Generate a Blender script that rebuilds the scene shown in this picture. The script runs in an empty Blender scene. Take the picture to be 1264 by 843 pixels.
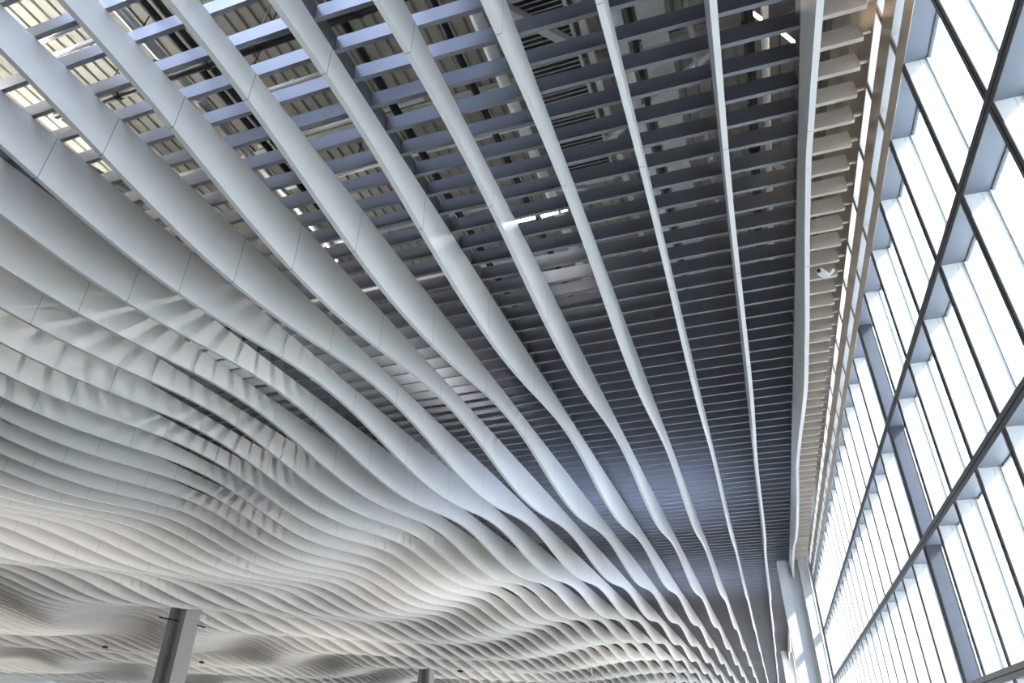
import bpy, bmesh, math, random
from mathutils import Matrix, Vector

random.seed(7)
SC = bpy.context.scene
COL = SC.collection
PI = math.pi

# ------------------------------------------------------------------ depth of the hanging baffles (metres below the bar grid)
WAVE = [0.9322, 0.288, -0.0089, -0.0013, 13.2914, -5.5002, -1.2215, 21.4092, 14.8119, -0.2212]
DEPTH = {
  -20: "1206 1206 1162 1080 969 848 738 661 635 666 748 862 985 1094 1172 1209 1201 1149 1061 947 826 721 652 637 678 767 885 1007 1111 1182 1211 1194 1134 1039 921 801 701 642 638 690 787 908 1028 1128 1191 1211 1186 1120 1020 901 783 689 640 646 707 809 931 1049 1143 1198 1210 1177 1103 998 878 763 676 636 653 724 832 955 1069 1156 1204 1207 1166 1086 976 855 744 665",
  -19: "1130 1193 1211 1185 1117 1016 897 780 687 639 647 710 813 936 1053 1145 1200 1210 1175 1100 995 874 760 674 636 655 727 836 959 1071 1151 1186 1169 1104 1000 873 746 642 582 578 631 729 852 979 1091 1170 1209 1202 1151 1063 950 829 723 653 636 676 765 882 1004 1109 1181 1211 1195 1137 1043 927 807 706 646 640 690 785 905 1026 1126 1190 1211 1188 1122 1023 904 786",
  -18: "963 1076 1161 1206 1206 1162 1079 968 847 737 661 635 667 748 863 986 1095 1173 1209 1201 1149 1060 946 825 720 651 634 674 763 876 986 1069 1106 1091 1026 924 799 669 552 475 462 520 631 764 901 1027 1128 1191 1211 1186 1119 1019 900 782 689 640 646 708 810 932 1050 1143 1199 1210 1176 1103 998 877 762 676 636 654 724 833 956 1070 1157 1204 1207 1165 1085 976",
  -17: "768 886 1008 1112 1183 1211 1194 1134 1040 923 803 703 645 641 693 789 909 1030 1129 1192 1211 1186 1119 1018 893 758 641 586 603 674 778 889 980 1032 1040 1007 938 841 726 610 518 483 516 599 705 827 954 1070 1157 1204 1207 1165 1085 975 854 743 664 635 663 743 856 979 1089 1169 1208 1202 1153 1066 953 832 725 655 636 675 762 879 1001 1107 1180 1211 1196 1139",
  -16: "651 718 824 947 1063 1152 1202 1208 1170 1092 984 863 750 668 635 659 735 847 970 1082 1165 1207 1203 1144 1014 832 676 574 524 531 592 692 806 910 986 1028 1034 1003 939 848 747 660 610 599 620 677 773 892 1014 1117 1186 1211 1192 1130 1034 916 797 699 643 642 697 795 916 1036 1133 1194 1211 1183 1114 1013 893 776 685 638 648 712 817 939 1056 1147 1201 1209",
  -15: "644 641 694 791 912 1032 1130 1192 1211 1185 1117 1017 898 780 687 639 647 709 813 935 1052 1143 1185 1139 1005 861 736 622 529 476 478 536 637 757 874 971 1039 1070 1063 1017 940 845 755 685 640 628 662 744 858 981 1091 1170 1209 1202 1152 1064 951 830 723 654 636 676 764 881 1003 1109 1181 1211 1196 1138 1044 928 808 707 646 640 689 784 904 1025 1125 1190",
  -14: "700 643 642 696 794 915 1034 1132 1193 1211 1184 1115 1014 895 778 686 639 648 712 816 937 1045 1093 1058 993 916 820 707 593 500 450 458 520 621 740 859 962 1036 1074 1071 1029 956 867 780 705 650 632 665 747 861 984 1093 1172 1209 1201 1150 1061 948 827 721 653 637 678 767 884 1006 1111 1182 1211 1195 1136 1041 925 805 705 645 640 691 787 907 1028 1127",
  -13: "757 672 636 656 730 839 962 1076 1161 1206 1206 1162 1079 969 848 738 661 635 666 747 854 943 989 1016 1020 986 912 807 685 570 484 445 462 531 638 763 888 992 1064 1094 1082 1030 951 859 769 690 641 639 692 788 909 1029 1128 1191 1211 1186 1120 1020 901 783 689 640 646 707 810 932 1050 1143 1198 1210 1177 1103 998 878 763 676 636 654 724 832 955 1070",
  -12: "781 688 639 647 709 812 934 1052 1144 1199 1210 1176 1101 996 875 761 675 636 653 714 786 854 934 1004 1039 1028 968 869 748 625 524 464 455 501 596 722 857 977 1064 1110 1109 1067 990 895 796 709 649 635 675 763 880 1003 1108 1181 1211 1196 1138 1045 928 809 707 646 639 689 784 904 1024 1125 1190 1211 1188 1123 1024 906 787 692 641 645 704 805 927 1045",
  -11: "763 676 636 654 724 832 955 1070 1157 1204 1207 1166 1085 976 855 744 664 634 648 677 723 815 918 1001 1046 1043 990 895 773 646 540 474 463 513 614 747 885 1005 1089 1127 1120 1069 984 881 778 693 641 637 687 782 901 1022 1123 1189 1211 1189 1124 1026 908 789 694 641 644 702 803 925 1043 1138 1196 1211 1180 1108 1005 885 769 680 637 651 719 825 948 1063",
  -10: "709 647 639 687 781 901 1022 1123 1189 1211 1189 1125 1027 909 790 694 639 629 635 661 743 851 949 1018 1049 1038 981 884 763 640 541 489 497 568 687 828 964 1070 1134 1150 1119 1048 948 835 732 660 632 659 736 847 970 1082 1165 1207 1204 1158 1073 961 840 732 658 636 670 755 870 993 1100 1176 1210 1199 1144 1054 939 818 715 649 638 683 775 893 1015 1117",
  -9: "650 638 682 773 891 1013 1116 1185 1211 1192 1131 1035 918 799 700 641 625 627 655 739 846 943 1011 1044 1040 997 917 808 691 589 527 522 579 687 825 965 1079 1154 1180 1160 1097 1002 891 784 701 660 670 735 840 962 1075 1160 1205 1206 1163 1081 970 849 739 662 635 666 747 861 984 1093 1172 1209 1201 1150 1062 948 827 721 653 637 678 766 884 1006 1111 1182",
  -8: "643 700 800 921 1040 1136 1195 1211 1181 1111 1008 888 772 682 636 634 650 695 786 891 983 1042 1060 1037 977 888 780 670 583 542 557 629 746 886 1020 1127 1192 1211 1184 1118 1021 912 812 741 717 742 808 900 1005 1104 1176 1210 1200 1146 1056 941 821 716 650 637 681 772 891 1012 1116 1185 1211 1193 1132 1036 918 799 701 644 642 695 793 914 1034 1131 1193 1211",
  -7: "744 857 980 1091 1170 1209 1202 1152 1064 951 830 724 654 634 659 698 763 861 960 1034 1074 1074 1031 951 843 726 622 555 543 590 690 825 970 1101 1194 1240 1236 1186 1098 987 873 780 728 730 786 881 992 1093 1167 1209 1215 1180 1107 1003 882 767 679 637 652 720 827 950 1066 1154 1203 1208 1168 1089 981 860 748 667 635 661 738 850 973 1085 1166 1207 1204 1156",
  -6: "933 1051 1144 1199 1210 1176 1102 997 876 762 675 636 652 707 772 854 951 1033 1083 1092 1063 997 901 788 678 593 555 572 646 762 902 1039 1154 1230 1256 1230 1156 1048 926 813 734 708 738 819 929 1045 1144 1208 1228 1205 1142 1047 930 810 708 647 639 688 783 903 1023 1124 1189 1211 1188 1124 1025 907 788 693 641 644 703 804 926 1044 1139 1197 1210 1179 1107 1004",
  -5: "1111 1182 1211 1195 1136 1041 925 805 705 645 640 688 765 838 926 1018 1085 1115 1102 1046 956 846 734 642 589 587 638 735 860 993 1111 1199 1246 1245 1196 1105 988 868 770 715 716 771 865 977 1084 1165 1208 1209 1166 1085 977 856 744 665 635 663 741 854 977 1088 1168 1208 1203 1154 1067 955 834 726 655 636 674 760 877 999 1106 1179 1210 1197 1140 1048 932 812",
  -4: "1200 1209 1174 1098 992 871 757 672 636 656 725 811 885 969 1048 1096 1106 1076 1010 914 803 700 625 598 623 698 809 938 1065 1168 1234 1255 1227 1157 1055 941 835 762 737 764 838 939 1046 1139 1200 1221 1199 1136 1040 923 804 704 645 640 692 788 908 1028 1128 1191 1211 1186 1120 1020 901 783 690 640 646 707 809 931 1049 1143 1198 1210 1177 1103 999 878 763 676",
  -3: "1207 1166 1086 977 856 745 665 635 662 735 816 889 978 1055 1098 1101 1064 994 897 789 691 627 612 651 736 854 984 1107 1202 1257 1266 1229 1153 1050 938 843 785 778 825 913 1025 1136 1227 1282 1294 1261 1182 1066 931 801 700 645 647 704 804 926 1044 1139 1198 1212 1182 1110 1007 887 771 681 637 651 718 824 946 1062 1152 1202 1208 1170 1092 984 864 751 669 635",
  -2: "1184 1116 1015 896 778 686 639 647 705 774 844 941 1032 1092 1112 1091 1034 948 844 741 666 637 662 736 845 970 1093 1195 1262 1287 1265 1199 1101 991 894 835 827 875 969 1090 1214 1320 1391 1418 1395 1322 1206 1059 917 804 737 724 766 854 966 1082 1178 1242 1262 1239 1172 1071 948 822 716 651 643 692 787 907 1027 1126 1191 1211 1187 1121 1022 903 785 691 640 645",
  -1: "1176 1102 997 877 762 676 636 648 693 763 864 970 1058 1115 1135 1115 1057 964 854 754 686 666 699 779 891 1016 1134 1229 1291 1310 1280 1201 1090 971 872 818 819 876 976 1100 1223 1322 1382 1395 1362 1290 1189 1069 953 863 816 821 878 972 1084 1192 1276 1324 1329 1291 1212 1101 971 841 734 671 664 714 809 927 1044 1139 1197 1211 1180 1108 1004 884 769 680 637 651",
  0: "1195 1136 1041 925 805 705 641 609 626 711 829 950 1057 1135 1176 1173 1123 1031 915 803 719 682 698 767 875 1002 1128 1234 1308 1338 1314 1239 1126 998 881 800 770 795 871 979 1099 1206 1285 1326 1327 1288 1214 1109 996 896 831 815 851 929 1034 1143 1236 1298 1320 1299 1237 1139 1016 885 769 688 661 691 770 882 1001 1105 1179 1210 1197 1140 1048 932 812 710 647 639",
  1: "1211 1190 1127 1029 911 792 682 585 567 619 720 848 983 1102 1186 1220 1201 1132 1023 899 787 711 684 712 788 900 1028 1154 1257 1321 1335 1294 1207 1090 964 853 779 757 790 871 981 1097 1200 1275 1314 1311 1268 1185 1078 964 864 798 780 813 889 991 1098 1191 1254 1278 1259 1197 1100 978 851 740 667 649 689 777 893 1012 1116 1185 1211 1193 1131 1035 918 799 700 643",
  2: "1173 1209 1200 1148 1059 944 806 658 575 558 601 698 835 987 1119 1208 1244 1226 1158 1053 931 813 722 672 675 733 836 965 1097 1212 1290 1321 1302 1236 1133 1013 898 810 768 777 834 926 1035 1140 1225 1278 1293 1263 1193 1089 969 853 765 723 735 800 901 1017 1124 1205 1247 1245 1197 1111 996 870 754 672 641 668 745 856 979 1090 1169 1208 1202 1152 1065 952 831 725",
  3: "1040 1136 1195 1211 1181 1110 999 843 709 621 584 609 692 820 966 1100 1200 1253 1253 1204 1115 997 869 754 676 650 684 772 898 1043 1180 1288 1349 1357 1310 1217 1093 962 846 768 740 767 841 948 1065 1174 1254 1293 1285 1231 1137 1017 890 782 712 697 738 826 941 1059 1159 1224 1245 1221 1154 1053 931 808 706 647 643 695 793 914 1034 1132 1193 1211 1184 1116 1015 895",
  4: "844 967 1080 1163 1206 1205 1157 1054 922 806 709 646 634 680 776 903 1032 1142 1217 1249 1235 1177 1081 960 837 736 678 675 730 837 977 1121 1240 1316 1340 1313 1240 1132 1005 881 783 729 730 783 877 994 1113 1211 1273 1291 1263 1193 1089 968 850 755 704 710 772 876 997 1111 1198 1244 1244 1201 1118 1006 881 763 676 636 655 728 837 960 1074 1159 1205 1206 1163 1081",
  5: "685 778 897 1018 1120 1187 1211 1186 1123 1041 938 829 737 682 682 737 833 954 1077 1177 1239 1256 1225 1149 1038 911 794 707 667 686 765 888 1025 1148 1239 1285 1284 1234 1142 1020 890 777 704 681 712 792 907 1033 1148 1234 1278 1277 1232 1149 1037 914 804 729 709 746 832 946 1063 1161 1226 1248 1228 1166 1070 952 827 717 651 637 681 771 889 1011 1115 1184 1211 1193",
  6: "635 661 737 849 972 1084 1166 1212 1243 1241 1179 1077 954 832 732 677 690 767 882 1006 1117 1197 1235 1222 1161 1064 947 829 728 665 661 721 831 962 1088 1187 1245 1254 1212 1128 1016 900 799 730 703 725 796 901 1023 1139 1228 1276 1282 1253 1188 1091 975 861 774 732 744 807 906 1017 1119 1195 1235 1234 1190 1108 996 868 754 671 636 657 732 842 965 1078 1162 1206",
  7: "674 636 655 727 836 959 1073 1159 1205 1206 1164 1082 972 851 741 663 635 665 745 859 982 1092 1171 1209 1202 1151 1063 950 829 723 653 636 676 765 882 1004 1109 1181 1211 1195 1137 1043 927 807 706 646 640 690 785 905 1026 1126 1190 1211 1188 1122 1023 904 786 691 640 645 705 807 928 1047 1141 1198 1210 1178 1105 1001 881 766 678 637 652 721 829 952 1067 1155",
  8: "736 660 635 668 750 864 987 1096 1173 1209 1200 1148 1058 944 824 719 651 637 680 770 887 1009 1113 1183 1211 1194 1134 1038 922 802 703 644 641 693 790 911 1031 1129 1192 1211 1185 1118 1018 899 781 688 639 647 709 812 934 1052 1144 1199 1210 1176 1101 996 876 761 675 636 654 726 834 957 1071 1158 1205 1207 1165 1084 974 853 742 664 635 664 744 857 980 1090",
  9: "1000 1050 1100 1150 1200 1250 1300 1275 1250 1225 1200 1123 1046 956 846 765 688 740 807 920 1045 1170 1245 1320 1369 1317 1250 1150 1050 972 899 844 800 900 1000 1100 1148 1197 1238 1222 1206 1132 1019 906 793 759 744 752 768 806 892 978 1064 1155 1170 1172 1140 1058 923 803 704 645 641 692 789 909 1029 1128 1192 1211 1186 1119 1019 900 782 689 640 646 708 810 933 1050",
}

DEPTH = {k: [int(v) / 1000 for v in s.split()] for k, s in DEPTH.items()}

def wave(i, y):
    a0, a1, a2, b2, Y0, Y1, i0, P, L, h2 = WAVE
    th = 2 * PI * (i - i0) / P
    ph = 2 * PI * (y - Y0 - Y1 * math.cos(th) - h2 * math.cos(2 * th)) / L
    return a0 + a1 * math.cos(ph) + a2 * math.cos(2 * ph) + b2 * math.sin(2 * ph)

def table(i, y):
    r = DEPTH[i]
    t = min(max(y + 6, 0), len(r) - 1.001)
    k = int(t); f = t - k
    g = lambda j: r[min(max(j, 0), len(r) - 1)]
    p0, p1, p2, p3 = g(k - 1), g(k), g(k + 1), g(k + 2)
    return p1 + .5 * f * (p2 - p0 + f * (2 * p0 - 5 * p1 + 4 * p2 - p3 + f * (3 * (p1 - p2) + p3 - p0)))

def depth(i, y):
    w = wave(i, y)
    far = min(1, max(0, (-13 - i) / 6))
    w = WAVE[0] + (w - WAVE[0]) * (1.12 + .45 * far)
    if i < -20:
        return w
    t = table(i, y)
    k = 1.0
    if y > 66: k = max(0, 1 - (y - 66) / 6)
    if i < -14: k *= max(0, (i + 20) / 6)
    return t * k + w * (1 - k)

# ------------------------------------------------------------------ helpers
def tag(o, label=None, cat=None, group=None, kind=None):
    if label: o['label'] = label
    if cat: o['category'] = cat
    if group: o['group'] = group
    if kind: o['kind'] = kind
    return o

def empty(name, loc=(0, 0, 0)):
    o = bpy.data.objects.new(name, None); o.location = loc; o.empty_display_size = .2
    COL.objects.link(o); return o

class MB:
    def __init__(s): s.v = []; s.f = []; s.m = []
    def box(s, x0, x1, y0, y1, z0, z1, m=0):
        n = len(s.v)
        s.v += [(x, y, z) for x in (x0, x1) for y in (y0, y1) for z in (z0, z1)]
        s.f += [tuple(n + k for k in q) for q in ((0, 1, 3, 2), (4, 6, 7, 5), (0, 4, 5, 1), (2, 3, 7, 6), (0, 2, 6, 4), (1, 5, 7, 3))]
        s.m += [m] * 6
    def bar(s, a, b, w, h, m=0):
        a = Vector(a); b = Vector(b); d = (b - a).normalized()
        u = d.cross(Vector((0, 0, 1)));  u = Vector((1, 0, 0)) if u.length < 1e-4 else u.normalized()
        t = u.cross(d)
        n = len(s.v)
        for p in (a, b):
            for su, st in ((-1, -1), (1, -1), (1, 1), (-1, 1)):
                s.v.append(tuple(p + u * su * w / 2 + t * st * h / 2))
        s.f += [tuple(n + k for k in q) for q in ((0, 3, 2, 1), (4, 5, 6, 7), (0, 1, 5, 4), (1, 2, 6, 5), (2, 3, 7, 6), (3, 0, 4, 7))]
        s.m += [m] * 6
    def tube(s, a, b, r, seg=12, m=0, r2=None):
        a = Vector(a); b = Vector(b); d = (b - a).normalized()
        u = d.cross(Vector((0, 0, 1)));  u = Vector((1, 0, 0)) if u.length < 1e-4 else u.normalized()
        t = u.cross(d); n = len(s.v); r2 = r if r2 is None else r2
        for p, rr in ((a, r), (b, r2)):
            for k in range(seg):
                c = 2 * PI * k / seg
                s.v.append(tuple(p + (u * math.cos(c) + t * math.sin(c)) * rr))
        for k in range(seg):
            j = (k + 1) % seg
            s.f.append((n + k, n + seg + k, n + seg + j, n + j)); s.m.append(m)
        s.f.append(tuple(n + k for k in range(seg))); s.m.append(m)
        s.f.append(tuple(n + seg + k for k in reversed(range(seg)))); s.m.append(m)
    def build(s, name, mats, parent=None, origin=(0, 0, 0), smooth=False):
        if not isinstance(mats, (list, tuple)): mats = [mats]
        me = bpy.data.meshes.new(name)
        o3 = Vector(origin)
        me.from_pydata([tuple(Vector(v) - o3) for v in s.v], [], s.f)
        for mt in mats: me.materials.append(mt)
        for p, k in zip(me.polygons, s.m):
            p.material_index = k; p.use_smooth = smooth
        bm = bmesh.new(); bm.from_mesh(me); bmesh.ops.recalc_face_normals(bm, faces=bm.faces); bm.to_mesh(me); bm.free()
        me.update()
        o = bpy.data.objects.new(name, me); COL.objects.link(o)
        if parent:
            o.parent = parent
            o.location = o3 - parent.location
        else:
            o.location = o3
        return o

def copy_tree(o, parent=None):
    c = o.copy(); COL.objects.link(c)
    if parent: c.parent = parent
    for ch in list(o.children): copy_tree(ch, c)
    return c

# ------------------------------------------------------------------ materials
def mat(name, col, rough=.5, metal=0., noise=.04, scale=6, bump=0., emit=None, es=0., spec=.5):
    m = bpy.data.materials.new(name); m.use_nodes = True
    nt = m.node_tree; b = nt.nodes['Principled BSDF']
    b.inputs['Roughness'].default_value = rough
    b.inputs['Metallic'].default_value = metal
    b.inputs['Specular IOR Level'].default_value = spec
    tc = nt.nodes.new('ShaderNodeTexCoord'); nz = nt.nodes.new('ShaderNodeTexNoise')
    nz.inputs['Scale'].default_value = scale; nz.inputs['Detail'].default_value = 3
    nt.links.new(tc.outputs['Object'], nz.inputs['Vector'])
    rp = nt.nodes.new('ShaderNodeValToRGB')
    rp.color_ramp.elements[0].position = .3; rp.color_ramp.elements[1].position = .7
    rp.color_ramp.elements[0].color = tuple(c * (1 - noise) for c in col) + (1,)
    rp.color_ramp.elements[1].color = tuple(min(1, c * (1 + noise)) for c in col) + (1,)
    nt.links.new(nz.outputs['Fac'], rp.inputs['Fac'])
    nt.links.new(rp.outputs['Color'], b.inputs['Base Color'])
    if bump:
        bp = nt.nodes.new('ShaderNodeBump'); bp.inputs['Strength'].default_value = bump; bp.inputs['Distance'].default_value = .01
        nt.links.new(nz.outputs['Fac'], bp.inputs['Height']); nt.links.new(bp.outputs['Normal'], b.inputs['Normal'])
    if emit:
        b.inputs['Emission Color'].default_value = (*emit, 1); b.inputs['Emission Strength'].default_value = es
    return m

def baffle_mat():
    m = mat('baffle_white', (.66, .66, .65), rough=.38, noise=.015, scale=.6)
    nt = m.node_tree; b = nt.nodes['Principled BSDF']
    src = b.inputs['Base Color'].links[0].from_socket
    tc = nt.nodes.new('ShaderNodeTexCoord'); sp = nt.nodes.new('ShaderNodeSeparateXYZ')
    nt.links.new(tc.outputs['Object'], sp.inputs[0])
    def M(op, a, b_=None, c=None):
        n = nt.nodes.new('ShaderNodeMath'); n.operation = op
        for k, v in enumerate((a, b_, c)):
            if v is None: continue
            if hasattr(v, 'links'): nt.links.new(v, n.inputs[k])
            else: n.inputs[k].default_value = v
        return n.outputs[0]
    s = M('SUBTRACT', sp.outputs['Y'], 9.27)
    neg = M('DIVIDE', M('MINIMUM', s, 0.), 3.60)
    pos = M('DIVIDE', M('MAXIMUM', s, 0.), 3.745)
    fr = M('FRACT', M('ADD', M('ADD', neg, pos), 100.0015))
    near = M('LESS_THAN', fr, .0036)
    mx = nt.nodes.new('ShaderNodeMix'); mx.data_type = 'RGBA'
    nt.links.new(near, mx.inputs['Factor'])
    nt.links.new(src, mx.inputs['A']); mx.inputs['B'].default_value = (.16, .16, .16, 1)
    nt.links.new(mx.outputs['Result'], b.inputs['Base Color'])
    return m

M_BAF = baffle_mat()
M_BAR = mat('grey_bar_paint', (.20, .21, .24), rough=.38, metal=.65, noise=.05, scale=1.2)
M_BAR_WARMLIT = mat('bar_paint_warm_lit', (.60, .52, .45), rough=.45, metal=.1, noise=.05, scale=1.2)  # grey bars again, with the warm light beside the windows put into the colour
M_BEAM = mat('dark_rail_paint', (.13, .135, .145), rough=.42, metal=.25, noise=.05)
M_BRONZE = mat('bronze_band', (.52, .43, .34), rough=.33, metal=.7, noise=.06, scale=2)
M_DARK = mat('dark_anodised', (.085, .08, .08), rough=.4, metal=.6, noise=.08)
M_GROOVE = mat('black_gasket', (.01, .01, .01), rough=.7)
M_REVEAL = mat('white_reveal_panel', (.66, .66, .66), rough=.4, noise=.01)
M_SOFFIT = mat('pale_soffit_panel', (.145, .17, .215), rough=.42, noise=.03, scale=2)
M_BLADE = mat('blue_grey_steel', (.085, .09, .115), rough=.4, metal=.3, noise=.05)
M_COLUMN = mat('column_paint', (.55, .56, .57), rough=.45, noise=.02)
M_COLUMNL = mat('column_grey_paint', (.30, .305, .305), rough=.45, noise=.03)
M_DECK = mat('cream_deck', (.27, .26, .225), rough=.55, noise=.04)
M_SILVER = mat('silver_foil_pipe', (.72, .72, .73), rough=.3, metal=.9, noise=.05, scale=9, bump=.4)
M_WPIPE = mat('white_pipe', (.70, .71, .70), rough=.4)
M_BPIPE = mat('black_pipe', (.012, .012, .013), rough=.35)
M_STEEL = mat('pale_steel', (.48, .48, .47), rough=.5, noise=.06)
M_FLOOR = mat('terrazzo', (.27, .255, .235), rough=.35, noise=.06, scale=20)
M_GROUND = mat('paving', (.62, .60, .565), rough=.8)
M_WALL = mat('beige_wall', (.58, .52, .44), rough=.7, noise=.03)
M_RED = mat('dark_red_fascia', (.16, .03, .03), rough=.6)
M_LEDW = mat('warm_led', (1, .8, .6), emit=(1, .80, .58), es=9)
M_LEDC = mat('white_tube', (1, 1, 1), emit=(1, .97, .9), es=16)
M_UP = mat('deck_fill_lens', (1, 1, 1), emit=(1, .97, .9), es=115)  # glow of the fill lights added under the deck
M_BLK = mat('black_plastic', (.02, .02, .02), rough=.45)

def glass_mat():
    m = bpy.data.materials.new('clear_glass'); m.use_nodes = True
    nt = m.node_tree; nt.nodes.clear()
    o = nt.nodes.new('ShaderNodeOutputMaterial'); mx = nt.nodes.new('ShaderNodeMixShader')
    t = nt.nodes.new('ShaderNodeBsdfTransparent'); g = nt.nodes.new('ShaderNodeBsdfGlossy')
    t.inputs['Color'].default_value = (.93, .97, 1, 1); g.inputs['Roughness'].default_value = .02
    mx.inputs[0].default_value = .06
    nt.links.new(t.outputs[0], mx.inputs[1]); nt.links.new(g.outputs[0], mx.inputs[2]); nt.links.new(mx.outputs[0], o.inputs[0])
    return m
M_GLASS = glass_mat()
def frosted():
    m = bpy.data.materials.new('frosted_blue_light_glass'); m.use_nodes = True
    nt = m.node_tree; nt.nodes.clear()
    o = nt.nodes.new('ShaderNodeOutputMaterial'); t = nt.nodes.new('ShaderNodeBsdfTranslucent')
    t.inputs['Color'].default_value = (.78, .81, .90, 1)  # frosting added to stop direct sun, blue tint to cool the light
    nt.links.new(t.outputs[0], o.inputs[0])
    return m
M_FROST = frosted()

# ------------------------------------------------------------------ main dimensions (camera at the origin, floor 1.6 m below)
H = 9.87          # underside of the bar grid
BH = .36          # height of bars and rails
FT = .10          # baffle thickness
FXR = {6: -2.20, 7: -.715, 8: .77, 9: 2.17}
def fx(i): return FXR.get(i, -5.19 + 1.5 * (i - 4))      # right face of baffle i
W = 3.183         # front plane of the window wall
WB = 3.50         # glass plane
YEND = 140.0
XFAR = -126.0
def bar_y(n):
    return 9.90 + (n - 8) * (.598 if n <= 8 else .6285)

ONES = ['', 'first', 'second', 'third', 'fourth', 'fifth', 'sixth', 'seventh', 'eighth', 'ninth', 'tenth', 'eleventh', 'twelfth', 'thirteenth', 'fourteenth', 'fifteenth', 'sixteenth', 'seventeenth', 'eighteenth', 'nineteenth']
TENS = ['', '', 'twenty', 'thirty', 'forty', 'fifty', 'sixty', 'seventy', 'eighty', 'ninety']
TENTH = ['', '', 'twentieth', 'thirtieth', 'fortieth', 'fiftieth', 'sixtieth', 'seventieth', 'eightieth', 'ninetieth']
def ordinal(n):
    if n < 20: return ONES[n]
    return TENTH[n // 10] if n % 10 == 0 else TENS[n // 10] + '-' + ONES[n % 10]

# ------------------------------------------------------------------ wavy baffles
def make_baffle(i):
    xr = fx(i)
    xl = xr - FT
    ys = []
    y = -6.0
    while y < YEND:
        ys.append(y); y += .2 if y < 50 else .35
    ys.append(YEND)
    v = []; f = []
    zt = H - .003
    for y in ys:
        zb = H - depth(i, y)
        v += [(xl, y, zt), (xr, y, zt), (xr, y, zb), (xl, y, zb)]
    n = len(ys)
    for k in range(n - 1):
        a = 4 * k; b = a + 4
        f += [(a, b, b + 1, a + 1), (a + 1, b + 1, b + 2, a + 2), (a + 2, b + 2, b + 3, a + 3), (a + 3, b + 3, b, a)]
    f += [(0, 1, 2, 3), (4 * n - 1, 4 * n - 2, 4 * n - 3, 4 * n - 4)]
    me = bpy.data.meshes.new('ceiling_baffle'); me.from_pydata(v, [], f); me.materials.append(M_BAF)
    o = bpy.data.objects.new('ceiling_baffle', me); COL.objects.link(o)
    me.update()
    n = 10 - i
    if n == 1: l = 'white wavy-edged ceiling baffle nearest to the window wall'
    else: l = 'white wavy-edged ceiling baffle, %s counted from the window wall' % ordinal(n)
    tag(o, l, 'ceiling baffle', 'wavy white ceiling baffles')
    return o
I_MIN = -78
for i in range(9, I_MIN, -1):
    make_baffle(i)

# dark rails that carry the bars, above every fifth baffle
RAILS = [i for i in range(9, -52, -5)]
for k, i in enumerate(RAILS):
    b = MB(); b.box(fx(i) - FT, fx(i), -6, YEND, H, H + BH)
    o = b.build('support_rail', M_BEAM)
    l = 'dark grey support rail above the baffle nearest the window wall' if k == 0 else 'dark grey support rail between the bars, %s rail counted from the window wall' % ordinal(k + 1)
    tag(o, l, 'rail', 'support rails of the bar grid')

# ------------------------------------------------------------------ cross bars
MODS = {  # x0, x1, material, label, group, last visible distance
    'R': (fx(9) + .005, 3.03, M_BAR_WARMLIT, 'short warm-lit metal bar between the last baffle and the window wall', 'short warm-lit bars beside the window wall', 30.5),
    'B': (fx(4) + .005, fx(9) - FT - .005, M_BAR, 'long grey metal cross bar in the first bay of the grid from the window wall', 'grey cross bars, first bay from the window wall', 66),
    'C': (fx(-1) + .005, fx(4) - FT - .005, M_BAR, 'long grey metal cross bar in the second bay of the grid from the window wall', 'grey cross bars, second bay from the window wall', 55),
    'D': (fx(-6) + .005, fx(-1) - FT - .005, M_BAR, 'long grey metal cross bar in the third bay of the grid from the window wall', 'grey cross bars, third bay from the window wall', 38),
    'E': (fx(-11) + .005, fx(-6) - FT - .005, M_BAR, 'long grey metal cross bar in the fourth bay of the grid from the window wall', 'grey cross bars, fourth bay from the window wall', 0),
}
rest = MB()
for i0, i1 in ((-16, -11), (-21, -16), (-26, -21), (-31, -26), (-36, -31)):
    n = 10
    while bar_y(n) < 62:
        rest.box(fx(i0) + .005, fx(i1) - FT - .005, bar_y(n), bar_y(n) + .078, H, H + BH); n += 1
total = 0
START = {'R': 5.0, 'B': 4.2, 'C': 3.4, 'D': 3.6, 'E': 6}
for key, (x0, x1, m, lab, grp, far) in MODS.items():
    proto = None
    n = -12
    while bar_y(n) < YEND - .5:
        y = bar_y(n)
        if START[key] <= y <= far and total < 300:
            total += 1
            if proto is None:
                b = MB(); b.box(x0, x1, 0, .078, H, H + BH)
                proto = b.build('cross_bar', m); o = proto
                tag(o, lab, 'cross bar', grp)
            else:
                o = proto.copy(); COL.objects.link(o)
            fade = max(0, 1 - max(0, n - 3) / 14)
            if key == 'B':                      # bars turned slightly about the rail end near the viewer, offsetting camera calibration error
                ang = .026 * fade
                o.rotation_euler = (0, 0, ang)
                o.location = (x0 - x0 * math.cos(ang), y - x0 * math.sin(ang), 0)
            else:
                o.location = (0, y + (.14 * fade if key == 'R' else 0), 0)
        else:
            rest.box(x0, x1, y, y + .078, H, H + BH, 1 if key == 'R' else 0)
        n += 1
o = rest.build('cross_bars_beyond', [M_BAR, M_BAR_WARMLIT])
tag(o, 'remaining far rows of grey cross bars crowding together in the distance', 'cross bars', kind='stuff')

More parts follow.
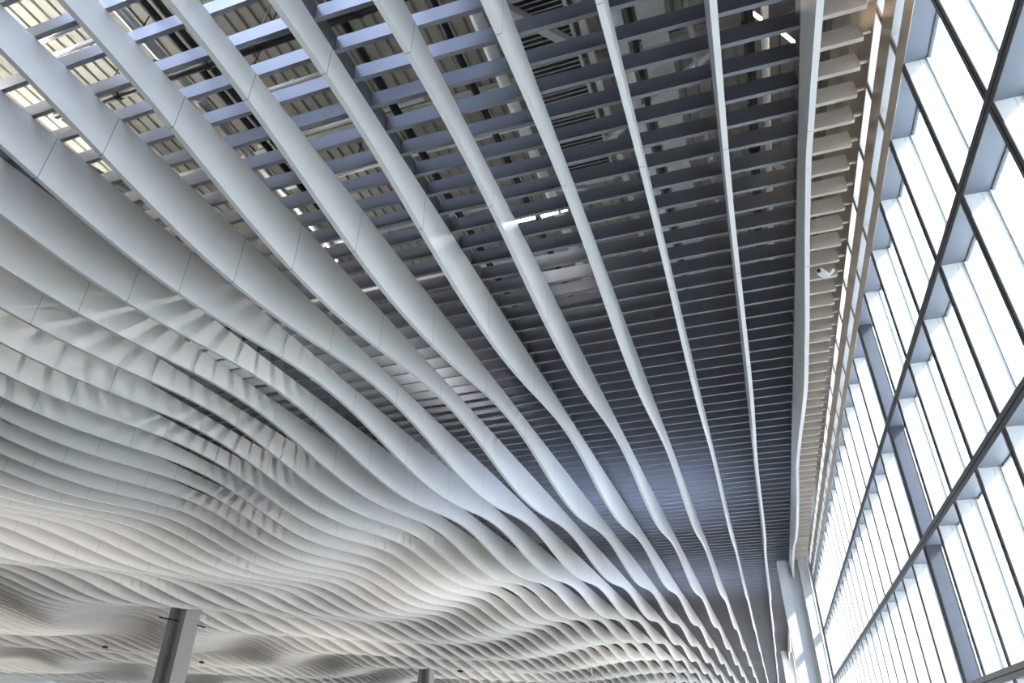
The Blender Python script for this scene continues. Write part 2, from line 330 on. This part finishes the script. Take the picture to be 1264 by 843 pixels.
# ------------------------------------------------------------------ window wall
ROWS = [(-1.5, .915), (1.085, 3.455), (3.625, 5.935), (6.105, 8.47), (8.80, 9.12), (9.57, 9.90)]
def trim(n, label, z0, z1, m, deep=True, groove=True, soffit=True, y0=.6, y1=44.2):
    r = empty('trim_%d' % n, (W, y0, z0))
    b = MB(); b.box(W, W + .008, y0, y1, z0, z1)
    b.build('front_cap', m, r, (W, y0, z0))
    if groove:
        zc = (z0 + z1) / 2
        g = MB(); g.box(W - .004, W, y0, y1, zc - .008, zc + .008); g.build('gasket_line', M_GROOVE, r, (W, y0, z0))
    if soffit:
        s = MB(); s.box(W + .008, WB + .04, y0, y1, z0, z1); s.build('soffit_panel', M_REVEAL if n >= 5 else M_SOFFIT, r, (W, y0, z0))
    tag(r, label, 'window transom', kind='structure')
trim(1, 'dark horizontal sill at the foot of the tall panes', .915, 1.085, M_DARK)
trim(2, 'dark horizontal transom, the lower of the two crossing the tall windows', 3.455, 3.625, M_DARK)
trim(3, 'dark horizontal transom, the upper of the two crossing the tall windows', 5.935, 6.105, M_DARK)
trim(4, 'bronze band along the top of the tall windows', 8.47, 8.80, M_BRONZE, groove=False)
trim(5, 'bronze band between the two narrow slot windows', 9.12, 9.57, M_BRONZE, groove=False)
trim(6, 'bronze band above the upper slot windows beside the bar ends', 9.90, 10.62, M_BRONZE, groove=False)

YM = [15.25 + 1.494 * (k - 6) for k in range(-3, 26)]
nwin = 0
for k, ym in enumerate(YM):
    if ym > 44.1: break
    kk = k - 3
    nwin += 1
    r = empty('window_%d' % nwin, (W, ym, 1.0))
    og = (W, ym, 1.0)
    b = MB()
    for z0, z1 in ROWS:
        b.box(W + .002, W + .014, ym - .075, ym + .075, z0, z1, 2 if z0 > 8.6 else 0)
        b.box(W - .003, W + .002, ym - .007, ym + .007, z0, z1, 1)
    b.build('mullion', [M_DARK, M_GROOVE, M_BRONZE], r, og)
    b = MB()
    blade = kk == 6
    for z0, z1 in ROWS:
        b.box(W + .014, WB + .02, ym - .07, ym + .07, z0, z1)
        b.box(WB - .12, WB - .11, ym - .0712, ym - .07, z0, z1, 1)
    b.build('reveal_panel', [M_REVEAL, M_STEEL], r, og)
    if blade:
        b = MB()
        for z0, z1 in ROWS[:4]:
            b.box(W + .014, W + .235, ym - .20, ym - .07, z0, z1)
            b.box(W + .235, W + .252, ym - .20, ym - .07, z0, z1, 1)
        o = b.build('steel_blade', [M_BLADE, M_GROOVE], r, og); o['label'] = 'blue-grey steel blade filling the mullion depth'
    for z0, z1 in ROWS:
        b = MB(); b.box(WB, WB + .02, ym + .07, ym + 1.424, z0, z1)
        b.build('pane', M_GLASS, r, og)
    b = MB()
    for z0, z1 in ROWS[:4]:
        b.box(WB - .03, WB, ym - .10, ym - .07, z0, z1)
        b.box(WB - .03, WB, ym + .07, ym + .10, z0, z1)
        b.box(WB - .02, WB, ym + .10, ym + 1.394, z1 - .02, z1, 1)
    b.build('glazing_bead', [M_REVEAL, M_DARK], r, og)
    q = 'tall bright window bay with deep white reveal'
    d = kk - 1
    if kk == 6: l = q + ', the one beside the wide blue-grey steel blade'
    elif kk < 6: l = q + ', %s bay nearer than the blue-grey steel blade' % ordinal(6 - kk)
    else: l = q + ', %s bay beyond the blue-grey steel blade' % ordinal(kk - 6)
    tag(r, l, 'window', kind='structure')

# upper wall and the pier behind the columns
b = MB(); b.box(W + .25, W + .5, -14, YEND, 10.62, 13.3); b.box(W, W + .5, -14, .6, -1.6, 10.62); tag(b.build('wall_right', M_WALL), 'beige upper wall above the bronze bands', 'wall', kind='structure')
b = MB(); b.box(W - .02, W + .5, 44.2, 46.2, -1.6, 10.62); b.box(W + .1, W + .4, 46.2, YEND, 9.4, 10.62); tag(b.build('wall_right_far', M_REVEAL), 'white pier in the window wall behind the nearest steel column', 'wall', kind='structure')
b = MB(); b.box(XFAR, W + .5, YEND + .3, YEND + .6, 6.2, 13.3); tag(b.build('wall_end', M_RED), 'dark red fascia at the far end of the hall', 'wall', kind='structure')
b = MB(); b.box(XFAR, W + .5, -14.3, -14, -1.6, 13.3); tag(b.build('wall_back', M_WALL), 'plain beige wall behind the viewer', 'wall', kind='structure')
b = MB(); b.box(XFAR, 3.6, -14, YEND + .3, -1.8, -1.6); tag(b.build('floor', M_FLOOR), 'pale terrazzo floor of the hall', 'floor', kind='structure')
b = MB(); b.box(-400, 400, -400, 400, -2.1, -1.9); tag(b.build('ground', M_GROUND), 'pale paving outside the hall', 'ground', kind='structure')

# ------------------------------------------------------------------ roof deck with a skylight
SKX0, SKX1, SKY0, SKY1 = -12.0, -3.6, -6.0, 4.4
SK2 = (23.0, 31.0)
SK3 = (41.0, 50.0)
S2X0, S2X1 = -9.0, 0.0
def deck():
    b = MB()
    z = 13.3
    # corrugated part: ribs run along y
    x = -21.0; p = .30
    def strip(x0, x1, z0, z1):
        segs = [(-14, 62)]
        cuts = []
        if x0 >= SKX0 and x1 <= SKX1: cuts.append((SKY0, SKY1))
        if x0 >= S2X0 and x1 <= S2X1: cuts += [SK2, SK3]
        segs = []; ya = -14
        for c0, c1 in cuts: segs.append((ya, c0)); ya = c1
        segs.append((ya, 62))
        for ya, yb in segs:
            n = len(b.v)
            b.v.extend([(x0, ya, z0), (x1, ya, z1), (x1, yb, z1), (x0, yb, z0)])
            b.f.append((n, n + 1, n + 2, n + 3)); b.m.append(0)
    while x < 3.6:
        strip(x, x + .22, z, z); strip(x + .22, x + .24, z, z + .05)
        strip(x + .24, x + .28, z + .05, z + .05); strip(x + .28, x + .30, z + .05, z)
        x += p
    b.box(XFAR, -21, -14, YEND + .6, z, z + .2)
    b.box(-21, 3.7, 62, YEND + .6, z, z + .2)
    zz = (z + .1, z + .25)
    b.box(-21, SKX0, -14, 62, *zz); b.box(S2X1, 3.7, -14, 62, *zz)
    b.box(SKX0, S2X1, -14, SKY0, *zz); b.box(SKX1, S2X1, SKY0, SKY1, *zz)
    b.box(SKX0, S2X1, SKY1, SK2[0], *zz); b.box(SKX0, S2X0, SK2[0], SK2[1], *zz)
    b.box(SKX0, S2X1, SK2[1], SK3[0], *zz); b.box(SKX0, S2X0, SK3[0], SK3[1], *zz); b.box(SKX0, S2X1, SK3[1], 62, *zz)
    o = b.build('ceiling', M_DECK); tag(o, 'cream corrugated metal roof deck above the bars', 'roof deck', kind='structure')
deck()
r = empty('window_60', (SKX0, SKY0, 13.4))
b = MB(); b.box(SKX0, SKX1, SKY0, SKY1, 13.5, 13.501); b.build('pane', M_FROST, r, (SKX0, SKY0, 13.4))
b = MB()
for k in range(4): b.box(SKX0 + k * 2.5 - .03, SKX0 + k * 2.5 + .03, SKY0, SKY1, 13.4, 13.5)
b.build('glazing_bar', M_STEEL, r, (SKX0, SKY0, 13.4))
tag(r, 'skylight in the roof deck behind the viewer', 'skylight', kind='structure')
r = empty('window_61', (S2X0, SK2[0], 13.4))  # skylight added to throw a blue band of light on the bars
b = MB(); b.box(S2X0, S2X1, SK2[0], SK2[1], 13.56, 13.561); b.build('pane', M_FROST, r, (S2X0, SK2[0], 13.4))
tag(r, 'second skylight, added to blue the bars further down the hall', 'skylight', kind='structure')
r = empty('window_62', (S2X0, SK3[0], 13.4))  # one more skylight added to repeat the blue band farther off
b = MB(); b.box(S2X0, S2X1, SK3[0], SK3[1], 13.56, 13.561); b.build('pane', M_FROST, r, (S2X0, SK3[0], 13.4))
tag(r, 'third and farthest skylight, added to blue the far bars', 'skylight', kind='structure')

# ------------------------------------------------------------------ pipes, ducts and steel above the grid
def pipe(name, pts, r, m, label, cat, coup=None, coupm=None):
    b = MB()
    for a, c in zip(pts[:-1], pts[1:]): b.tube(a, c, r, 14)
    root = b.build(name, m, None, pts[0], smooth=False)
    for p in root.data.polygons: p.use_smooth = len(p.vertices) == 4
    if coup:
        a, c = Vector(pts[0]), Vector(pts[-1]); d = (c - a).normalized(); L = (c - a).length
        t = coup * .5
        while t < L:
            q = MB(); q.tube(tuple(a + d * (t - .05)), tuple(a + d * (t + .05)), r * 1.25, 12)
            q.build('coupling', coupm or m, root, tuple(a + d * t)); t += coup
    tag(root, label, cat)
    return root

pipe('foil_pipe', [(-9.72, -2, 12.0), (-9.72, 12.6, 12.0)], .11, M_SILVER, 'silver foil-wrapped round pipe running above the bars at upper left', 'pipe', 2.6)
pipe('foil_pipe', [(-9.95, 6.05, 12.0), (-11.6, 6.4, 12.5)], .10, M_SILVER, 'silver foil-wrapped branch pipe turning off the longer silver one', 'pipe')
pipe('foil_pipe', [(-12.9, 5.05, 12.3), (-10.6, 4.95, 12.3)], .07, M_SILVER, 'short silver pipe under the brightest patch of roof deck', 'pipe')
pipe('foil_pipe', [(-15.1, 4.8, 12.2), (-13.6, 9.4, 12.2)], .17, M_BEAM, 'thick dark pipe seen in the leftmost gap between baffles', 'pipe')
b = MB(); b.tube((-8.86, -2, 11.6), (-8.86, 60, 11.6), .075); b.tube((-8.62, -2, 11.6), (-8.62, 60, 11.6), .075)
tag(b.build('twin_conduit', M_BPIPE, None, (-8.8, -2, 11.6)), 'pair of black conduits running side by side above the bars', 'conduit')
def at(u, v, z):
    d = RT @ Vector((u - 632, v - 421.5, FPX)); return d * (z / d.z)
FPX = 835.62
RT = Matrix(((0.9452, -0.1606, -0.2841), (0.3262, 0.4912, 0.8077), (0.0099, -0.8561, 0.5167)))
def ypipe(name, x, z, r, m, label, y0=3.0, y1=60.0, coup=None): pipe(name, [(x, y0, z), (x, y1, z)], r, m, label, 'pipe', coup)
ypipe('black_pipe', at(455, 80, 11.8).x, 11.8, .09, M_BPIPE, 'black pipe just right of the dark rail, running away from the viewer')
ypipe('black_pipe', at(560, 56, 11.5).x, 11.5, .075, M_BPIPE, 'slim black pipe above the bars left of the air grille')
ypipe('black_pipe', at(783, 50, 11.3).x, 11.3, .06, M_BPIPE, 'slim black pipe above the bars right of the air grille')
ypipe('black_pipe', at(925, 60, 11.5).x, 11.5, .10, M_BPIPE, 'thick black pipe with couplings beside the warm light strips', coup=1.6)
ypipe('white_pipe', at(768, 50, 12.1).x, 12.1, .10, M_WPIPE, 'cream pipe beside the slim black one at upper centre')
ypipe('white_duct', at(597, 40, 12.4).x, 12.4, .14, M_WPIPE, 'pale round duct left of the air grille')
ypipe('white_pipe', at(945, 60, 12.2).x, 12.2, .08, M_WPIPE, 'pale pipe behind the warm light strips', coup=2.2)
b = MB(); xd = at(790, 40, 12.5).x
b.box(xd, xd + .55, 4, 40, 12.3, 12.75)
for k in range(12): b.box(xd - .02, xd + .57, 4 + 3 * k, 4.05 + 3 * k, 12.28, 12.77)
tag(b.build('air_duct', M_STEEL, None, (xd, 4, 12.3)), 'grey rectangular duct above the bars at upper right', 'duct')
for (xa, xb, yy, zz, lab) in [(-12.8, -10.6, 5.31, 12.2, 'white pipe crossing the brightest gap at top left'), (-8.6, -6.5, 7.46, 12.2, 'white pipe in the third gap from the left, nearest one'), (-9.5, -5.2, 8.74, 12.2, 'white pipe crossing two gaps left of the dark rail'),
                              (-9.9, -3.0, 10.16, 12.2, 'long white pipe crossing above four baffles'), (-10.6, -4.9, 12.4, 12.2, 'white pipe above the far bars left of the dark rail'), (-5, .6, 14.1, 11.9, 'white pipe deep in the roof space right of the dark rail')]:
    pipe('sprinkler_pipe', [(xa, yy, zz), (xb, yy, zz)], .05, M_WPIPE, lab, 'pipe', 1.9)
pipe('black_pipe', [(-12.2, 5.98, 11.2), (-3.9, 5.95, 11.2)], .085, M_BPIPE, 'long black pipe crossing the gaps near the top of the picture', 'pipe', 1.1)
# hanger rods
for (u, v, z, lab) in [(142, 90, 11.3, 'thin black hanger rod in the brightest gap at top left'), (327, 20, 11.3, 'thin black hanger rod near the top, over the third baffle gap'), (444, 180, 11.5, 'thin black hanger rod left of the dark rail'), (318, 66, 11.75, 'black hanger with a clamp at its foot below the long black pipe')]:
    p = at(u, v, z)
    b = MB(); b.tube((p.x, p.y, p.z - .35), (p.x + .05, p.y + .1, 13.28), .014, 6); b.tube((p.x, p.y, p.z - .42), (p.x, p.y, p.z - .3), .04, 8)
    tag(b.build('hanger_rod', M_BPIPE, None, tuple(p)), lab, 'hanger')
# roof beams (I sections along x) and purlins
def ibeam(yy, z0, xa, xb, lab, m=M_STEEL):
    b = MB(); b.box(xa, xb, yy - .11, yy + .11, z0, z0 + .025); b.box(xa, xb, yy - .012, yy + .012, z0 + .025, z0 + .42); b.box(xa, xb, yy - .11, yy + .11, z0 + .42, z0 + .445)
    tag(b.build('roof_beam', m, None, (xa, yy, z0)), lab, 'roof beam', 'steel roof beams')
for k, yy in enumerate([3.6, 9.75, 15.9, 22.0, 28.2, 34.4]):
    ibeam(yy, 12.85, -21, 3.4, 'pale steel roof beam under the deck, %s away from the viewer' % (ordinal(k + 1)))
# braced frame around the air grille
def brace(a, c, w, h, lab):
    b = MB(); b.bar(a, c, w, h); tag(b.build('steel_brace', M_STEEL, None, tuple(a)), lab, 'brace')
brace((-2.9, 7.2, 12.2), (-1.75, 8.5, 12.2), .16, .2, 'pale diagonal steel brace beside the air grille')
brace((-1.5, 5, 12.62), (-1.5, 30, 12.62), .14, .22, 'pale steel member right of the air grille')
brace((-1.6, 8.7, 11.6), (1.3, 8.7, 11.6), .12, .12, 'pale steel cross member above the sixth and seventh baffles')
brace((-1.6, 10.9, 11.9), (1.0, 9.2, 11.9), .12, .12, 'slanting pale brace near the top centre')
brace((-3.5, 11.2, 11.4), (-1.7, 12.6, 11.9), .14, .16, 'short slanting pale strut below the air grille')
brace((1.75, 11.9, 11.3), (2.7, 14.4, 12.4), .16, .1, 'slanting pale strut above the bars near the window wall')
for k, (u, v) in enumerate([(853, 35), (858, 72), (872, 168), (880, 222)]):
    p = at(u, v, 10.9)
    b = MB(); b.box(p.x - .035, p.x + .035, p.y - .035, p.y + .035, 10.25, 13.2)
    tag(b.build('steel_hanger', M_STEEL, None, (p.x, p.y, 10.25)), 'pale steel hanger dropping to the bars left of the eighth baffle, %s from the top' % ordinal(k + 1), 'hanger', 'steel hangers above the bars')
r = empty('air_grille', (-3.0, 7.0, 12.5))
b = MB()
y = 7.0
while y < 12.6:
    b.bar((-3.0, y, 12.5), (-1.75, y, 12.5), .018, .03); y += .11
b.build('louvre_blades', M_STEEL, r, (-3.0, 7.0, 12.5))
b = MB(); b.box(-3.06, -3.0, 6.95, 12.65, 12.4, 12.6); b.box(-1.75, -1.69, 6.95, 12.65, 12.4, 12.6); b.box(-3.06, -1.69, 6.9, 6.96, 12.4, 12.6); b.box(-3.06, -1.69, 12.6, 12.66, 12.4, 12.6)
b.build('frame', M_STEEL, r, (-3.0, 7.0, 12.5))
b = MB(); b.box(-3.0, -1.75, 6.96, 12.6, 12.62, 12.66); b.build('backing', M_BPIPE, r, (-3.0, 7.0, 12.5))
tag(r, 'dark louvred air grille in the roof space at top centre', 'air grille')

# ------------------------------------------------------------------ lamps of the roof space
def lamp(name, a, c, w, m, lab, up=False, grp=None):
    a = Vector(a); c = Vector(c)
    r = empty(name, tuple(a))
    s = -1 if up else 1
    b = MB(); b.bar(tuple(a + Vector((0, 0, s * (w * .5 + .03)))), tuple(c + Vector((0, 0, s * (w * .5 + .03)))), w * 1.3, .05); b.build('housing', M_STEEL, r, tuple(a))
    b = MB(); b.bar(tuple(a), tuple(c), w, w); b.build('tube' if not up else 'lens', m, r, tuple(a))
    tag(r, lab, 'lamp', grp)
L1, L2 = at(918, 9, 12), at(940, 24, 12)
lamp('light_strip', L1, L2, .05, M_LEDW, 'upper of two glowing warm light strips at top right')
L1, L2 = at(962, 38, 12), at(981, 53, 12)
lamp('light_strip', L1, L2, .05, M_LEDW, 'lower of two glowing warm light strips at top right')
lamp('tube_lamp', at(636, 272, 11.0), at(660, 267, 11.0), .10, M_LEDC, 'bright white tube lamp glowing behind the bars, left one')
lamp('tube_lamp', at(668, 266, 11.0), at(688, 261, 11.0), .08, M_LEDC, 'bright white tube lamp glowing behind the bars, middle one')
lamp('tube_lamp', at(693, 260, 11.0), at(700, 258, 11.0), .06, M_LEDC, 'small bright tube lamp glowing behind the bars, right one')
lamp('deck_fill_light', (-15.2, 3.0, 11.2), (-15.2, 9.0, 11.2), .14, M_UP, 'added linear fill light brightening the cream roof deck at top left', True)  # unseen fill light added to brighten the deck in this corner
lamp('deck_fill_light', (-12.6, 1.0, 10.8), (-12.6, 3.6, 10.8), .16, M_UP, 'added short fill light brightening the cream deck above the second baffle', True)

for k, (x, y, z) in enumerate([(-10.6, 13.5, 12.6), (-14.6, 19.5, 12.7), (-19.0, 26.0, 12.7), (-25.5, 33.5, 12.7), (-14.0, 31.5, 12.7), (-30.0, 43.0, 12.7), (-16.4, 11.0, 12.5), (-7.5, 40.0, 12.7), (-36.0, 36.0, 12.7), (-42.0, 48.0, 12.7), (-22.5, 41.5, 12.7)]):
    r = empty('high_bay_lamp', (x, y, z))
    b = MB(); b.tube((x, y, z), (x, y, z + .25), .22, 16, r2=.10); b.tube((x, y, z + .25), (x, y, 13.28), .02, 6); b.build('housing', M_STEEL, r, (x, y, z))
    tag(r, 'bell-shaped lamp in the roof space, %s of its kind going away from the viewer' % ordinal(sorted([13.5, 19.5, 26.0, 33.5, 31.5, 43.0, 11.0, 40.0, 36.0, 48.0, 41.5]).index(y) + 1), 'lamp', 'bell-shaped lamps in the roof space')
    pl = bpy.data.lights.new('high_bay_bulb', 'POINT'); pl.energy = 230; pl.shadow_soft_size = .05; pl.color = (1, .97, .93)
    po = bpy.data.objects.new('high_bay_bulb', pl); COL.objects.link(po); po.parent = r; po.location = (0, 0, -.08)

# ------------------------------------------------------------------ steel columns
def column(x0, x1, y0, y1, zt, m, lab, ft=.5):
    r = empty('steel_column', ((x0 + x1) / 2, (y0 + y1) / 2, -1.6)); og = tuple(r.location)
    b = MB(); b.box(x0, x0 + ft, y0, y1, -1.6, zt); b.build('flange', m, r, og)
    b = MB(); b.box(x1 - ft, x1, y0, y1, -1.6, zt); b.build('flange', m, r, og)
    b = MB(); b.box(x0 + ft, x1 - ft, y0 + .45, y1 - .45, -1.6, zt); b.build('web', m, r, og)
    tag(r, lab, 'column', 'steel columns of the hall')
    return r
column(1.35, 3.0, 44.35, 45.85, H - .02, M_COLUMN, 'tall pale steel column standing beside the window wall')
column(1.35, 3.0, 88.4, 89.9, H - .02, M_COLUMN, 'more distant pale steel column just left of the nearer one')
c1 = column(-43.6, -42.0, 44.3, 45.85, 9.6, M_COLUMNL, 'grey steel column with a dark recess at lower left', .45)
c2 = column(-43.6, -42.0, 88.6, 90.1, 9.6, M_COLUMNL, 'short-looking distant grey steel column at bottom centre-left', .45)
# small fittings
def fitting(name, u, v, y, size, lab, cat):
    d = RT @ Vector((u - 632, v - 421.5, FPX)); p = d * (8.4 / d.z); size *= p.y / y
    b = MB(); b.tube((p.x - size * .6, p.y, p.z), (p.x + size * .6, p.y, p.z - size * .15), size * .22, 8); b.tube((p.x, p.y, p.z), (p.x, p.y, p.z + size * .8), size * .06, 6)
    tag(b.build(name, M_BLK, None, tuple(p)), lab, cat)
def arm(u0, v0, u1, v1, y, w, lab):
    q = []
    for u, v in ((u0, v0), (u1, v1)):
        d = RT @ Vector((u - 632, v - 421.5, FPX)); q.append(d * (y / d.y))
    b = MB(); b.bar(tuple(q[0]), tuple(q[1]), w, w); b.tube(tuple(q[0]), tuple(q[0] + Vector((0, 0, -.02)) ), w, 8)
    tag(b.build('bracket_arm', M_BLK, None, tuple(q[0])), lab, 'bracket')
arm(198, 762, 221, 766.5, 44.2, .10, 'black bracket arm sticking out left of the near-left column')
arm(244, 772, 253, 774.5, 45.0, .10, 'short black bracket arm on the right side of the near-left column')
fitting('security_camera', 130, 798, 50, .45, 'small dark camera hanging left of the near-left column', 'camera')
fitting('security_camera', 249, 778 + 39, 50, .35, 'small dark camera hanging right of the near-left column', 'camera')
fitting('security_camera', 568, 828, 80, .5, 'tiny dark camera right of the distant bottom column', 'camera')
d = RT @ Vector((729.5 - 632, 809 - 421.5, FPX)); p = d * (8.9 / d.z)
b = MB(); b.tube(tuple(p), (p.x, p.y, -1.6), .035, 6); tag(b.build('suspension_cable', M_WPIPE, None, tuple(p)), 'thin pale vertical cable at the bottom centre', 'cable')
# brackets between short bars and the bronze band
for k in range(1, 40, 1):
    yb = bar_y(k) + .14 * max(0, 1 - max(0, k - 3) / 14)
    if yb > 30: break
    b = MB(); b.box(3.045, W - .002, yb + .01, yb + .06, H + .12, H + .17); b.box(3.032, 3.045, yb - .01, yb + .09, H + .02, H + .3)
    o = b.build('bar_bracket', M_BAR_WARMLIT, None, (3.03, yb, H))
    tag(o, 'small warm-lit bracket joining a short bar to the bronze band', 'bracket', 'brackets at the ends of the short bars')
# cctv under short bars
p = at(1046, 334, 9.7)
r = empty('security_camera', (2.75, p.y, 9.70)); og = tuple(r.location)
b = MB(); b.bar((2.55, p.y - .25, 9.66), (2.75, p.y + .1, 9.72), .13, .12); b.build('body', M_WPIPE, r, og)
b = MB(); b.tube((2.78, p.y + .1, 9.74), (2.92, p.y + .1, 9.87), .05, 8); b.build('arm', M_WPIPE, r, og)
b = MB(); b.tube((2.535, p.y - .28, 9.655), (2.55, p.y - .25, 9.66), .045, 8); b.build('lens', M_BLK, r, og)
tag(r, 'white camera tucked under the short warm-lit bars beside the window wall', 'camera')

# ------------------------------------------------------------------ light
w = bpy.data.worlds.new('overcast_sky'); SC.world = w; w.use_nodes = True
nt = w.node_tree; bg = nt.nodes['Background']
tc = nt.nodes.new('ShaderNodeTexCoord'); sp = nt.nodes.new('ShaderNodeSeparateXYZ'); rp = nt.nodes.new('ShaderNodeValToRGB')
nt.links.new(tc.outputs['Generated'], sp.inputs[0]); nt.links.new(sp.outputs['Z'], rp.inputs['Fac'])
rp.color_ramp.elements[0].position = 0; rp.color_ramp.elements[0].color = (.42, .455, .49, 1)
rp.color_ramp.elements[1].position = .9; rp.color_ramp.elements[1].color = (.62, .78, 1, 1)
nt.links.new(rp.outputs['Color'], bg.inputs['Color'])
bg.inputs['Strength'].default_value = 6.6
sl = bpy.data.lights.new('sun', 'SUN'); sl.energy = 13; sl.angle = math.radians(3); sl.color = (1, .93, .82)
so = bpy.data.objects.new('sun', sl); COL.objects.link(so)
so.rotation_euler = Vector((1, -.6, .9)).to_track_quat('Z', 'Y').to_euler()
so.location = (60, 20, 60)

for k, (x, y) in enumerate([(-16, 44), (-31, 24), (-36, 62), (-32, 100), (-60, 44), (-62, 82), (-10, 84), (-92, 70)]):  # upward area lights below the frame, added to brighten the far-left ceiling
    al = bpy.data.lights.new('far_ceiling_fill', 'AREA'); al.shape = 'RECTANGLE'; al.size = 15; al.size_y = 15
    al.energy = 2100; al.color = (1, .93, .85)
    ao = bpy.data.objects.new('far_ceiling_fill', al); COL.objects.link(ao); ao.location = (x, y, -1.3)
    ao.rotation_euler = Vector((.75, 0, -.66)).to_track_quat('Z', 'Y').to_euler()

# ------------------------------------------------------------------ camera
cam = bpy.data.cameras.new('camera'); co = bpy.data.objects.new('camera', cam); COL.objects.link(co)
cam.sensor_fit = 'HORIZONTAL'; cam.sensor_width = 36; cam.lens = FPX / 1264 * 36
cam.clip_start = .05; cam.clip_end = 2000
X = RT @ Vector((1, 0, 0)); Y = RT @ Vector((0, -1, 0)); Z = RT @ Vector((0, 0, -1))
m4 = Matrix((X, Y, Z)).transposed().to_4x4()
co.matrix_world = m4
SC.camera = co
SC.view_settings.view_transform = 'Standard'; SC.view_settings.look = 'None'
SC.view_settings.exposure = .12; SC.view_settings.gamma = 1; SC.view_settings.use_curve_mapping = False
SC.cycles.max_bounces = 8; SC.cycles.diffuse_bounces = 5; SC.cycles.glossy_bounces = 3
SC.cycles.use_denoising = True
